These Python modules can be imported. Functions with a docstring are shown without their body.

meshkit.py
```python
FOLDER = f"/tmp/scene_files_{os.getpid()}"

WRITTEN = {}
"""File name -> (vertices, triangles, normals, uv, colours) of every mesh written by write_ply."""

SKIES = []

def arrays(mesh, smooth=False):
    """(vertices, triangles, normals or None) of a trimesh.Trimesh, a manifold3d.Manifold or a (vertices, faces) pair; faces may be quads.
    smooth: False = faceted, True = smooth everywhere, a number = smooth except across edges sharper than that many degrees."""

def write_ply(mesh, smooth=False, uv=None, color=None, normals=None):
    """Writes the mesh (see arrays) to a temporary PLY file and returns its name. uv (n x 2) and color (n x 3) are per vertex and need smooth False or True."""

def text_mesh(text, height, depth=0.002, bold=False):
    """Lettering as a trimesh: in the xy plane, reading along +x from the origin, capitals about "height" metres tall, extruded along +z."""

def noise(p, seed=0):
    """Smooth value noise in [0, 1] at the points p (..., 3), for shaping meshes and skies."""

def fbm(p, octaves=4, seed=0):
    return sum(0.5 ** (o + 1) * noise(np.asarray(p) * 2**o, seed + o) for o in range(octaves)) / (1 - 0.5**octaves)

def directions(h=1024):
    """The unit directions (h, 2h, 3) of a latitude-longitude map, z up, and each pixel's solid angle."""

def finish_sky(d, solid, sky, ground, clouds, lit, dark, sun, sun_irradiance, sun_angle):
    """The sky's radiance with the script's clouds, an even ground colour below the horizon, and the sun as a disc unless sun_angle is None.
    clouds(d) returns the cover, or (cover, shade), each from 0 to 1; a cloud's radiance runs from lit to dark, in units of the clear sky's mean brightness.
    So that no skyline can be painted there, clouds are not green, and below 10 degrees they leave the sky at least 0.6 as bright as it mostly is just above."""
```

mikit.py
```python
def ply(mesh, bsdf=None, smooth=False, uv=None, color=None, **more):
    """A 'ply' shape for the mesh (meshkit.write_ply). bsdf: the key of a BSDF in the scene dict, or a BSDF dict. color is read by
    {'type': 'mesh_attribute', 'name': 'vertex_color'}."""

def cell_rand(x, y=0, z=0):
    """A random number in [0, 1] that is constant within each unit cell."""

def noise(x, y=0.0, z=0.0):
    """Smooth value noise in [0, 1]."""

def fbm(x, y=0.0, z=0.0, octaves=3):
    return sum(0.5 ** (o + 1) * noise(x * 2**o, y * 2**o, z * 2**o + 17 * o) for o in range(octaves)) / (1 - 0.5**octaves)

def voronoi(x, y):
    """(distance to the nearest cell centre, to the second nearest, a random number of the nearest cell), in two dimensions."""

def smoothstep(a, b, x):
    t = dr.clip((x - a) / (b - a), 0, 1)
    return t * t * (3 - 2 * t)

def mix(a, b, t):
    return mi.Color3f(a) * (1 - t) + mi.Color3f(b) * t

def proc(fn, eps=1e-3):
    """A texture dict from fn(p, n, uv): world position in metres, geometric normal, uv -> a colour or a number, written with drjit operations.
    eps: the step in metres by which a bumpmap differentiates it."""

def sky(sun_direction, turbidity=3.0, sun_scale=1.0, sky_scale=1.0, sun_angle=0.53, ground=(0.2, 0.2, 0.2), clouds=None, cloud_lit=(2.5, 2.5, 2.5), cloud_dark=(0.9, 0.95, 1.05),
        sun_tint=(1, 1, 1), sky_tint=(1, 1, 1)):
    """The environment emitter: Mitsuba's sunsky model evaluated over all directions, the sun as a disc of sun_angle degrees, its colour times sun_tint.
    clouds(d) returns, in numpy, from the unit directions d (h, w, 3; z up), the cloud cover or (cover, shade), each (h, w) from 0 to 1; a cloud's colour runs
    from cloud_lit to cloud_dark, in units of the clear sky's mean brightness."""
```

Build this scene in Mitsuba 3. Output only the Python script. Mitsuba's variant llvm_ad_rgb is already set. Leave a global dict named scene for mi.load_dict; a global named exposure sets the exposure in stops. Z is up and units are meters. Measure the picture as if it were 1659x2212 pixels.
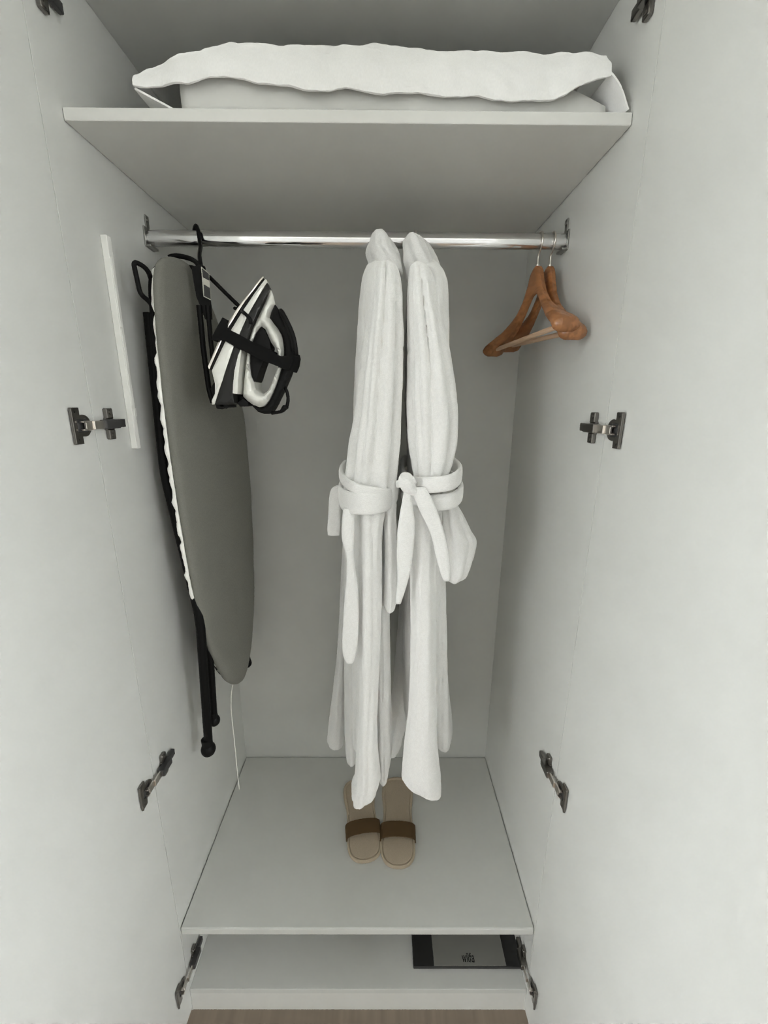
import math
import numpy as np, trimesh, mitsuba as mi, mikit, meshkit
import manifold3d as m3
import drjit as dr

T = mi.ScalarTransform4f
scene, labels = {}, {}

# ------------------------------------------------------------------ camera, light, exposure
CAM = np.array([0.5431, -0.7958, 1.7142])
FWD = np.array([0.004, 0.9669, -0.2552])
UPV = np.array([-0.0054, 0.2552, 0.9669])
scene['camera'] = {'type': 'perspective', 'fov': 85.7797, 'fov_axis': 'x', 'near_clip': 0.02,
                   'to_world': T().look_at(origin=CAM.tolist(), target=(CAM + FWD).tolist(), up=UPV.tolist())}
exposure = 6.02
scene['sky'] = mikit.sky((0.3, 0.85, 0.5), turbidity=5.0, sun_scale=0.0, ground=(0.75, 0.75, 0.73),
                         clouds=lambda d: (np.ones(d.shape[:2]), 0.25 * np.ones(d.shape[:2])),
                         cloud_lit=(1.28, 1.31, 1.335), cloud_dark=(1.18, 1.21, 1.235))

# ------------------------------------------------------------------ materials
def rgb(*c): return {'type': 'rgb', 'value': list(c)}
def pr(name, col, rough=0.5, metal=0.0, bump=None, bscale=0.001, spec=0.5, **kw):
    b = {'type': 'principled', 'base_color': col if isinstance(col, dict) else rgb(*col), 'roughness': rough, 'metallic': metal, **kw}
    if metal == 0: b['specular'] = spec
    if bump is not None:
        b = {'type': 'bumpmap', 'arbitrary': mikit.proc(bump, 3e-4), 'scale': bscale, 'bsdf': b}
    scene[name] = {'type': 'twosided', 'bsdf': b}
    return name
N = mikit.noise
pr('laminate', mikit.proc(lambda p, n, uv: mikit.mix((0.485, 0.49, 0.468), (0.515, 0.52, 0.497), mikit.fbm(p.x * 9, p.y * 9, p.z * 9))), 0.42, spec=0.35)
pr('laminate_edge', (0.56, 0.56, 0.535), 0.35)
pr('rail_plastic', (0.66, 0.66, 0.63), 0.4)
pr('chrome', (0.82, 0.82, 0.82), 0.05, 1.0)
pr('steel', (0.22, 0.21, 0.195), 0.26, 1.0)
pr('bright_steel', (0.72, 0.68, 0.63), 0.22, 1.0)
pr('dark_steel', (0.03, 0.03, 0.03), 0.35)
pr('bracket_metal', (0.33, 0.33, 0.31), 0.35, 1.0)
pr('terry', mikit.proc(lambda p, n, uv: mikit.mix((0.71, 0.71, 0.70), (0.80, 0.80, 0.79), N(p.x * 500, p.y * 500, p.z * 500))), 0.9,
   bump=lambda p, n, uv: N(p.x * 420, p.y * 420, p.z * 420), bscale=0.0010, spec=0.1, sheen=0.4)
pr('linen', mikit.proc(lambda p, n, uv: mikit.mix((0.71, 0.71, 0.70), (0.75, 0.75, 0.74), N(p.x * 700, p.y * 700, p.z * 300))), 0.85, spec=0.15, sheen=0.2)
pr('pillow_cotton', (0.58, 0.58, 0.555), 0.9, spec=0.1)
pr('board_cover', mikit.proc(lambda p, n, uv: mikit.mix((0.15, 0.15, 0.132), (0.18, 0.18, 0.158), N(p.x * 600, p.y * 600, p.z * 600))), 0.8, spec=0.25)
pr('board_lining', (0.82, 0.82, 0.78), 0.85)
pr('black_metal', (0.004, 0.004, 0.004), 0.5, spec=0.12)
pr('black_plastic', (0.005, 0.005, 0.005), 0.5, spec=0.15)
pr('black_fabric', (0.008, 0.008, 0.008), 0.95, spec=0.1)
pr('silver_plastic', (0.66, 0.66, 0.62), 0.34, 0.35)
pr('tank_plastic', (0.014, 0.014, 0.013), 0.25, spec=0.25)
pr('tag_black', (0.02, 0.02, 0.02), 0.5)
pr('tag_print', (0.42, 0.41, 0.36), 0.6)
def wood(p, n, uv):
    g = mikit.fbm(p.y * 18 + p.z * 25, p.x * 130, p.z * 90)
    s = 0.5 + 0.5 * dr.sin(60 * (p.x * 2.2 + p.z + 0.4 * p.y) + 8 * g)
    return mikit.mix((0.17, 0.066, 0.022), (0.36, 0.155, 0.058), 0.55 * g + 0.45 * s)
pr('hanger_wood', mikit.proc(wood), 0.32, clearcoat=0.4)
pr('bar_wood', mikit.proc(lambda p, n, uv: mikit.mix((0.42, 0.27, 0.17), (0.55, 0.38, 0.26), N(p.x * 200, p.y * 12, p.z * 200))), 0.45)
pr('slipper_linen', mikit.proc(lambda p, n, uv: mikit.mix((0.36, 0.30, 0.225), (0.42, 0.35, 0.27), N(p.x * 900, p.y * 900, p.z * 900))), 0.92, spec=0.1,
   bump=lambda p, n, uv: N(p.x * 700, p.y * 700, p.z * 700), bscale=0.0005)
pr('slipper_binding', (0.40, 0.335, 0.25), 0.9, spec=0.1)
pr('slipper_strap', (0.085, 0.052, 0.024), 0.75, spec=0.2)
pr('scale_black', (0.018, 0.018, 0.018), 0.35)
pr('scale_grey', (0.17, 0.17, 0.155), 0.3)
pr('ink', (0.01, 0.01, 0.01), 0.6)
def floor_wood(p, n, uv):
    g = mikit.fbm(p.x * 60, p.y * 3, 0.0)
    return mikit.mix((0.145, 0.115, 0.088), (0.20, 0.16, 0.122), g)
pr('floor_wood', mikit.proc(floor_wood), 0.45)
pr('wall_paint', (0.80, 0.80, 0.77), 0.9)
pr('grey_paint', (0.52, 0.52, 0.51), 0.8)
pr('cotton_cord', (0.80, 0.79, 0.74), 0.8)

# ------------------------------------------------------------------ scene-writing helpers
def key(base):
    if base not in scene and not any(k.startswith(base + '__') for k in scene): return base
    i = 1
    while '%s_%03d' % (base, i) in scene or any(k.startswith('%s_%03d__' % (base, i)) for k in scene): i += 1
    return '%s_%03d' % (base, i)
def thing(name, label, cat, group=None):
    k = key(name)
    while k in labels:
        b = k[:-4] if k[-3:].isdigit() else k
        n = int(k[-3:]) + 1 if k[-3:].isdigit() else 1
        k = '%s_%03d' % (b, n)
    labels[k] = {'label': label, 'category': cat}
    if group: labels[k]['group'] = group
    return k
def part(parent, name, mesh, mat, smooth=False, label=None, **kw):
    base = parent + '__' + name
    k, i = base, 0
    while k in scene: i += 1; k = '%s_%03d' % (base, i)
    scene[k] = mikit.ply(mesh, mat, smooth=smooth, **kw)
    if label: labels[k] = {'label': label}
    return k
def struct(name, mesh, mat, label, smooth=False):
    scene[name] = mikit.ply(mesh, mat, smooth=smooth)
    labels[name] = {'label': label, 'kind': 'structure'}
    return name

# ------------------------------------------------------------------ mesh helpers
def tm(man):
    m = man.to_mesh()
    return trimesh.Trimesh(np.array(m.vert_properties[:, :3], float), np.array(m.tri_verts), process=False)
def box(x0, x1, y0, y1, z0, z1, r=0.0):
    if r <= 0:
        return trimesh.creation.box(bounds=[[x0, y0, z0], [x1, y1, z1]])
    pts = []
    for x in ((x0, x0 + r), (x1, x1 - r)):
        for y in ((y0, y0 + r), (y1, y1 - r)):
            for z in ((z0, z0 + r), (z1, z1 - r)):
                pts += [(x[1], y[1], z[0]), (x[1], y[0], z[1]), (x[0], y[1], z[1]),
                        (x[1], y[1] + (y[0] - y[1]) * .707, z[1] + (z[0] - z[1]) * .707), (x[1] + (x[0] - x[1]) * .707, y[1], z[1] + (z[0] - z[1]) * .707),
                        (x[1] + (x[0] - x[1]) * .707, y[1] + (y[0] - y[1]) * .707, z[1])]
    return tm(m3.Manifold.hull_points(np.array(pts, float)))
def cat(*ms): return trimesh.util.concatenate(list(ms))
def spline(pts, n):
    from scipy.interpolate import CubicSpline
    p = np.asarray(pts, float)
    t = np.r_[0, np.cumsum(np.linalg.norm(np.diff(p[:, :3], axis=0), axis=1) + 1e-9)]
    return CubicSpline(t, p)(np.linspace(0, t[-1], n))
def pchip(pts, n):
    from scipy.interpolate import PchipInterpolator
    p = np.asarray(pts, float)
    t = np.r_[0, np.cumsum(np.linalg.norm(np.diff(p[:, :3], axis=0), axis=1) + 1e-9)]
    return PchipInterpolator(t, p)(np.linspace(0, t[-1], n))
def rings(R, closed=False):
    """Tube mesh through a list of rings (k, n, 3); capped unless closed."""
    R = np.asarray(R, float); k, n = R.shape[:2]
    v = R.reshape(-1, 3); f = []
    a = np.arange(n); b = (a + 1) % n
    for i in range(k if closed else k - 1):
        j = (i + 1) % k
        f.append(np.stack([i * n + a, i * n + b, j * n + b], 1)); f.append(np.stack([i * n + a, j * n + b, j * n + a], 1))
    if not closed:
        v = np.vstack([v, R[0].mean(0), R[-1].mean(0)])
        f.append(np.stack([b, a, a * 0 + k * n], 1)); f.append(np.stack([(k - 1) * n + a, (k - 1) * n + b, a * 0 + k * n + 1], 1))
    m = trimesh.Trimesh(v, np.vstack(f), process=False)
    if m.volume < 0: m.invert()
    return m
def tube(pts, r, n=40, seg=10, smooth=True, closed=False, flat=1.0, flat_dir=None):
    """Round (or flattened) bar along a path."""
    p = spline(pts, n) if smooth else np.asarray(pts, float)
    if closed: p = p[:-1]
    k = len(p)
    t = np.gradient(p, axis=0) if not closed else np.roll(p, -1, 0) - np.roll(p, 1, 0)
    t /= np.linalg.norm(t, axis=1, keepdims=True)
    u = np.cross(t[0], flat_dir if flat_dir is not None else ([0, 0, 1] if abs(t[0][2]) < .9 else [1, 0, 0])); u /= np.linalg.norm(u)
    rr = np.broadcast_to(np.asarray(r, float), (k,))
    th = np.arange(seg) / seg * 2 * np.pi
    R = []
    for i in range(k):
        if flat_dir is not None: u = np.cross(t[i], flat_dir)
        u = u - t[i] * (u @ t[i]); u /= np.linalg.norm(u)
        w = np.cross(t[i], u)
        R.append(p[i] + rr[i] * (np.cos(th)[:, None] * u * flat + np.sin(th)[:, None] * w))
    return rings(R, closed)
def bent(pts, r, seg=10, rad=None):
    """Bar with straight legs and tight corners."""
    p = np.asarray(pts, float); rad = rad or 3 * r; out = [p[0]]
    for i in range(1, len(p) - 1):
        a, b = p[i - 1] - p[i], p[i + 1] - p[i]
        d = min(rad, .45 * np.linalg.norm(a), .45 * np.linalg.norm(b))
        a, b = p[i] + a / np.linalg.norm(a) * d, p[i] + b / np.linalg.norm(b) * d
        for s in np.linspace(0, 1, 6): out.append((1 - s) ** 2 * a + 2 * s * (1 - s) * p[i] + s * s * b)
    out.append(p[-1])
    return tube(out, r, seg=seg, smooth=False)
def cyl(a, b, r, n=20):
    return tm(m3.Manifold.cylinder(1, 1, 1, n)).apply_transform(_seg(a, b, r))
def _seg(a, b, r):
    a, b = np.asarray(a, float), np.asarray(b, float)
    d = b - a; L = np.linalg.norm(d); d = d / L
    u = np.cross(d, [0, 0, 1] if abs(d[2]) < .9 else [1, 0, 0]); u /= np.linalg.norm(u)
    M = np.eye(4); M[:3, 0], M[:3, 1], M[:3, 2], M[:3, 3] = u * r, np.cross(d, u) * r, d * L, a
    return M
def ball(c, r, scale=(1, 1, 1), sub=3):
    m = trimesh.creation.icosphere(sub, 1.0)
    m.vertices = m.vertices * np.asarray(scale) * r + np.asarray(c)
    return m
def loft(rows, n=28, steps=40, power=2.0, wob=None):
    """Column of upright ellipses: rows of (x, y, z, rx, ry)."""
    p = pchip(rows, steps); th = np.arange(n) / n * 2 * np.pi
    c, s = np.cos(th), np.sin(th)
    cx, sy = np.sign(c) * abs(c) ** (2 / power), np.sign(s) * abs(s) ** (2 / power)
    R = [np.stack([q[0] + q[3] * cx, q[1] + q[4] * sy, q[2] + 0 * c], 1) for q in p]
    return rings(R)

def surface_nets(F, org, h):
    """Smooth closed surface of the field F < 0."""
    s = F < 0
    nx, ny, nz = F.shape
    acc = np.zeros((nx - 1, ny - 1, nz - 1, 3)); cnt = np.zeros((nx - 1, ny - 1, nz - 1))
    for ax in range(3):
        a = [slice(None)] * 3; b = [slice(None)] * 3
        a[ax], b[ax] = slice(None, -1), slice(1, None)
        Fa, Fb = F[tuple(a)], F[tuple(b)]
        i = np.argwhere((Fa < 0) != (Fb < 0))
        t = Fa[tuple(i.T)] / (Fa[tuple(i.T)] - Fb[tuple(i.T)])
        p = i.astype(float); p[:, ax] += t
        o = [k for k in range(3) if k != ax]
        for da in (0, 1):
            for db in (0, 1):
                j = i.copy(); j[:, o[0]] -= da; j[:, o[1]] -= db
                ok = ((j >= 0) & (j < np.array(acc.shape[:3]))).all(1)
                np.add.at(acc, tuple(j[ok].T), p[ok]); np.add.at(cnt, tuple(j[ok].T), 1)
    used = cnt > 0
    idx = -np.ones(used.shape, int); idx[used] = np.arange(used.sum())
    v = acc[used] / cnt[used][:, None] * h + np.asarray(org)
    f = []
    for ax in range(3):
        a = [slice(1, -1)] * 3; b = [slice(1, -1)] * 3
        a[ax], b[ax] = slice(0, -1), slice(1, None)
        sa, sb = s[tuple(a)], s[tuple(b)]
        i = np.argwhere(sa != sb); flip = sa[tuple(i.T)]
        o1, o2 = (ax + 1) % 3, (ax + 2) % 3
        i = i.copy(); i[:, o1] += 1; i[:, o2] += 1
        q = []
        for d1, d2 in ((1, 1), (0, 1), (0, 0), (1, 0)):
            j = i.copy(); j[:, o1] -= d1; j[:, o2] -= d2
            q.append(idx[tuple(j.T)])
        q = np.stack(q, 1)
        q[~flip] = q[~flip][:, ::-1]
        f.append(q)
    q = np.vstack(f)
    m = trimesh.Trimesh(v, np.vstack([q[:, [0, 1, 2]], q[:, [0, 2, 3]]]), process=False)
    if m.volume < 0: m.invert()
    return m

def taubin(m, it, lam=.5, mu=.52):
    import scipy.sparse as sp
    n = len(m.vertices); e = np.vstack([m.faces[:, [0, 1]], m.faces[:, [1, 2]], m.faces[:, [2, 0]]])
    A = sp.coo_matrix((np.ones(2 * len(e)), (np.r_[e[:, 0], e[:, 1]], np.r_[e[:, 1], e[:, 0]])), (n, n)).tocsr(); A.data[:] = 1
    d = np.maximum(np.asarray(A.sum(1)).ravel(), 1)[:, None]; v = np.array(m.vertices)
    for i in range(it):
        v = v + lam * (A @ v / d - v); v = v - mu * (A @ v / d - v)
    m.vertices = v
    return m

# ------------------------------------------------------------------ the room (behind and around the camera)
W, D = 0.964, 0.565
ZS, ZF, ZT, ZB = 2.173, 0.334, 2.416, 0.090     # shelf underside, main floor, top underside, bottom panel
RX0, RX1, RY, RZ = -1.5, 2.5, -2.5, 2.62
struct('floor', box(RX0, RX1, RY, 0.62, -0.05, 0), 'floor_wood', 'brown wooden floor in front of the wardrobe')
struct('ceiling', box(RX0 - .1, RX1 + .1, RY - .1, 0.75, RZ, RZ + .1), 'wall_paint', 'plain ceiling of the room')
def side_wall(name, x0, x1, y0, y1, z0, z1, label):
    struct(name, cat(box(x0, x1, RY - .1, y0, -.05, RZ), box(x0, x1, y1, .75, -.05, RZ), box(x0, x1, y0, y1, -.05, z0), box(x0, x1, y0, y1, z1, RZ)), 'wall_paint', label)
side_wall('wall_left', RX0 - .1, RX0, -2.4, -.7, .9, 2.5, 'plain wall on the left of the room with an open window')
side_wall('wall_right', RX1, RX1 + .1, -2.4, -.7, .9, 2.5, 'plain wall on the right of the room with an open window')
struct('wall_back', box(RX0, RX1, 0.63, 0.75, -.05, RZ), 'wall_paint', 'plain wall behind the wardrobe')
struct('wall_front', box(RX0, RX1, RY - .1, RY, -.05, RZ), 'grey_paint', 'grey wall behind the camera')

# ------------------------------------------------------------------ the wardrobe
wd = thing('wardrobe', 'white two-door wardrobe standing open, with shelf, rail and lower compartment', 'wardrobe')
TH = 0.018
part(wd, 'side_panel', box(-TH, 0, 0, D + .012, 0, ZT + .02, .0005), 'laminate')
part(wd, 'side_panel', box(W, W + TH, 0, D + .012, 0, ZT + .02, .0005), 'laminate')
part(wd, 'back_panel', box(0, W, D, D + .006, ZB - .015, ZT), 'laminate')
part(wd, 'top_panel', box(0, W, 0, D + .012, ZT, ZT + TH, .001), 'laminate')
part(wd, 'shelf', box(0.001, W - .001, .051, D, ZS, ZS + .019, .0015), 'laminate_edge')
part(wd, 'floor_panel', box(0.002, W - .0015, 0.0, D - .0025, ZF - .024, ZF, .0035), 'laminate')
part(wd, 'bottom_panel', box(0, W, 0.0, D, ZB - TH, ZB, .0015), 'laminate')
part(wd, 'plinth', box(0, W, 0.0015, .02, 0, ZB - TH - .001), 'laminate_edge')

# doors: hinged at the front edges, open a little past square
DW, DZ0, DZ1 = 0.497, 0.015, ZT + .018
def door(x, sgn):
    a = math.radians(1.5) * sgn
    k = part(wd, 'door', box(0, TH, -DW, 0, DZ0, DZ1, .0006).apply_scale([-sgn, 1, 1]).apply_transform(trimesh.transformations.rotation_matrix(-a, [0, 0, 1])).apply_translation([x, -.0008, 0]), 'laminate')
    return k
doors = [door(-.0005, 1), door(W + .0005, -1)]
def hinge(dk, x, sgn, z):
    """sgn +1: left side (interior towards +x)."""
    S = lambda m: m.apply_scale([sgn, 1, 1]).apply_translation([x, 0, z]) if True else m
    def fix(m):
        m = S(m)
        if sgn < 0: m.invert()
        if m.volume < 0: m.invert()
        return m
    # flange with rounded bulge, plus raised bright rim on its outer edge
    fl = m3.CrossSection([np.array([(-.060, -.031), (-.040, -.031), (-.040, .031), (-.060, .031)])]) + m3.CrossSection.circle(.0185, 36).translate((-.032, 0))
    cupcut = m3.CrossSection([np.array([(-.050, -.0125), (-.022, -.0125), (-.022, .0125), (-.050, .0125)])])
    holes = m3.CrossSection.circle(.0022, 10).translate((-.050, .024)) + m3.CrossSection.circle(.0022, 10).translate((-.050, -.024))
    fl = (fl - cupcut - holes).offset(.0008, m3.JoinType.Round, 2.0, 12)
    def yz(cs, x0, x1):
        m = tm(m3.Manifold.extrude(cs, x1 - x0)); v = m.vertices.copy()
        m.vertices = np.stack([v[:, 2] + x0, v[:, 0], v[:, 1]], 1)
        return m
    part(dk, 'hinge_plate', fix(cat(yz(fl, .0004, .0028), box(.0028, .0052, -.061, -.0575, -.031, .031, .0008))), 'steel')
    part(dk, 'hinge_cup', fix(box(.0002, .0012, -.050, -.022, -.0126, .0126)), 'dark_steel')
    part(dk, 'hinge_link', fix(cat(box(.003, .011, -.044, -.036, -.0085, -.0055, .0008), box(.003, .011, -.044, -.036, .0055, .0085, .0008),
                                    box(.006, .0105, -.037, -.018, -.0085, .0085, .001), box(.009, .0135, -.018, .012, -.0078, .0078, .001))), 'bright_steel')
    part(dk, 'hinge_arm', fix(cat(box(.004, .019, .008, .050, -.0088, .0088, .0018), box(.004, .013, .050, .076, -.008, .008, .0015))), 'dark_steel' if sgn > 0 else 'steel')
    mp = cat(box(.0002, .009, .028, .046, .010, .030, .002), box(.0002, .009, .028, .046, -.030, -.010, .002), box(.0002, .006, .026, .048, -.012, .012, .001),
             cyl((.0085, .037, .022), (.0105, .037, .022), .0042, 14), cyl((.0085, .037, -.022), (.0105, .037, -.022), .0042, 14))
    part(dk, 'mounting_plate', fix(mp), 'steel')
for z in (2.338, 1.671, .846, .165):
    hinge(doors[0], 0.0005, 1, z); hinge(doors[1], W - .0005, -1, z - .002)

# hanging rail
RYc, RZc = 0.287, 2.077
def oval(x0, x1, ry, rz, n=32):
    th = np.arange(n) / n * 2 * np.pi
    R = [np.stack([0 * th + x, RYc + ry * np.cos(th), RZc + rz * np.sin(th)], 1) for x in (x0, x1)]
    return rings(R)
rail = part(wd, 'clothes_rail', oval(.004, W - .004, .0135, .0165), 'chrome', 40, label='chrome clothes rail across the wardrobe')
for x0, x1 in ((0.0003, .0035), (W - .0035, W - .0003)):
    s = 1 if x0 < .1 else -1
    xi = x1 if s > 0 else x0
    c = cat(box(x0, x1, RYc - .019, RYc + .019, RZc - .022, RZc + .020, .001), box(x0, x1, RYc - .007, RYc + .007, RZc + .018, RZc + .046, .001),
            cyl((xi, RYc, RZc + .037), (xi + s * .002, RYc, RZc + .037), .004, 12),
            box(min(xi, xi + s * .010), max(xi, xi + s * .010), RYc - .018, RYc + .018, RZc - .0215, RZc - .0168, .001))
    part(rail, 'bracket', c, 'bracket_metal')

# narrow white rail fixed upright on the left inner wall
ru = part(wd, 'upright_rail', box(0.0004, .013, .104, .118, 1.615, 2.022, .0012), 'rail_plastic', label='narrow white plastic rail fixed upright on the left inner wall')
for z0, z1 in ((1.866, 1.985), (1.705, 1.855)):
    part(ru, 'groove_lip', box(.0128, .0148, .1062, .1092, z0, z1, .0007), 'rail_plastic')
part(ru, 'clip', box(.0125, .0155, .105, .1125, 1.858, 1.868, .0008), 'rail_plastic')
part(ru, 'clip', box(.0125, .0150, .110, .1178, 1.683, 1.700, .0008), 'rail_plastic')

# ------------------------------------------------------------------ pillow on the shelf
ZST = ZS + .019
pl = thing('pillow', 'plump white pillow in a wavy-hemmed pillowcase lying on the top shelf', 'pillow')
top_sil = np.array([(0.1292, 0.12, 2.2869), (0.1472, 0.12, 2.2983), (0.1898, 0.12, 2.3118), (0.2567, 0.12, 2.3273), (0.3223, 0.12, 2.333), (0.3873, 0.12, 2.3323), (0.4524, 0.12, 2.3354), (0.5094, 0.12, 2.3365), (0.5583, 0.12, 2.333), (0.6399, 0.12, 2.3297), (0.7217, 0.12, 2.3284), (0.8036, 0.12, 2.3278), (0.8777, 0.12, 2.3245), (0.9078, 0.12, 2.3136), (0.93, 0.12, 2.3025), (0.947, 0.12, 2.288)])[:, [0, 2]]
lip_sil = np.array([(0.1223, 0.058, 2.2247), (0.1306, 0.058, 2.2228), (0.1462, 0.058, 2.2236), (0.1816, 0.058, 2.2277), (0.2165, 0.058, 2.2279), (0.2405, 0.058, 2.235), (0.2795, 0.058, 2.2391), (0.3024, 0.058, 2.2368), (0.3328, 0.058, 2.2288), (0.3793, 0.058, 2.2273), (0.4178, 0.058, 2.2206), (0.449, 0.058, 2.2209), (0.4763, 0.058, 2.2255), (0.5035, 0.058, 2.2226), (0.5425, 0.058, 2.2165), (0.5971, 0.058, 2.2201), (0.6441, 0.058, 2.2154), (0.6909, 0.058, 2.2177), (0.7542, 0.058, 2.2092), (0.8247, 0.058, 2.211), (0.8475, 0.058, 2.217), (0.8657, 0.058, 2.2286), (0.8992, 0.058, 2.2402), (0.9205, 0.058, 2.2435)])[:, [0, 2]]
right_sil = np.array([(0.9197, 0.058, 2.2491), (0.9349, 0.058, 2.2354), (0.946, 0.058, 2.219), (0.9549, 0.058, 2.2024), (0.9571, 0.058, 2.1985)])[:, [0, 2]]
xa, xb = lip_sil[0, 0], lip_sil[-1, 0]
def fnoise(x, y, z, s, seed=3): return meshkit.fbm(np.stack([x * s, y * s, z * s], -1), 3, seed) - .5
def sheet(P, th):
    """Closed cloth of thickness th around a grid (a, b, 3)."""
    a, b = P.shape[:2]
    du = np.gradient(P, axis=0); dv = np.gradient(P, axis=1)
    n = np.cross(du, dv); n /= np.linalg.norm(n, axis=2, keepdims=True) + 1e-12
    A, B = P + n * th / 2, P - n * th / 2
    v = np.vstack([A.reshape(-1, 3), B.reshape(-1, 3)]); o = a * b
    i = np.arange(o).reshape(a, b); q = np.stack([i[:-1, :-1], i[1:, :-1], i[1:, 1:], i[:-1, 1:]], -1).reshape(-1, 4)
    f = [q, q[:, ::-1] + o]
    for e in (i[:, 0][::-1], i[:, -1], i[0, :], i[-1, :][::-1]):
        f.append(np.stack([e[:-1], e[1:], e[1:] + o, e[:-1] + o], 1)[:, ::-1])
    f = np.vstack(f)
    m = trimesh.Trimesh(v, np.vstack([f[:, [0, 1, 2]], f[:, [0, 2, 3]]]), process=False)
    if m.volume < 0: m.invert()
    return m
# the case's upper cloth: from the back of the shelf over the pillow to the hanging front hem
nx, ns = 170, 60
xs = np.linspace(xa, xb, nx)
zt = np.interp(xs, np.r_[xa, top_sil[:, 0], xb], np.r_[lip_sil[0, 1] + .012, top_sil[:, 1], lip_sil[-1, 1] + .012])
from scipy.ndimage import gaussian_filter1d
zt = gaussian_filter1d(zt, 2.0); zl = np.interp(xs, lip_sil[:, 0], lip_sil[:, 1])
s = np.linspace(0, 1, ns)
G = np.zeros((nx, ns, 3)); G[..., 0] = xs[:, None]
yb = 0.50
yprof = np.interp(s, [0, .30, .50, .66, .78, .90, 1], [yb, .24, .15, .095, .070, .060, .057])
zfrac = np.interp(s, [0, .12, .30, .44, .52, .66, .78, 1], [-1.0, -.25, .02, .05, .02, -.26, -.55, -1.0])
for i in range(nx):
    zb_ = np.where(s < .45, np.minimum(ZST + .03, zl[i]), zl[i])
    G[i, :, 2] = zt[i] + np.where(zfrac > 0, .0 * zfrac, (zt[i] - zb_) * zfrac)
    G[i, :, 1] = yprof
G[..., 1] = gaussian_filter1d(G[..., 1], 2.0, axis=1); zlast = G[:, -1, 2].copy(); G[..., 2] = gaussian_filter1d(G[..., 2], 2.0, axis=1); G[:, -1, 2] = zlast
w = np.minimum(1, s / .1)[None, :] * np.clip((s - .25) / .3, 0, 1)[None, :]
wr = fnoise(G[..., 0] * 1.3 + .35 * G[..., 2], G[..., 1] * .6, G[..., 2] * .8, 16) * .030 + fnoise(G[..., 0] + .6 * G[..., 2], G[..., 1], G[..., 2], 42, 9) * .014
G[..., 1] -= wr * w * (1 - .4 * s[None, :]) ; G[..., 2] += .3 * wr * w * np.clip(1 - s, 0, 1)[None, :]
part(pl, 'pillowcase', sheet(G, .0035), 'linen', 40)
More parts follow.
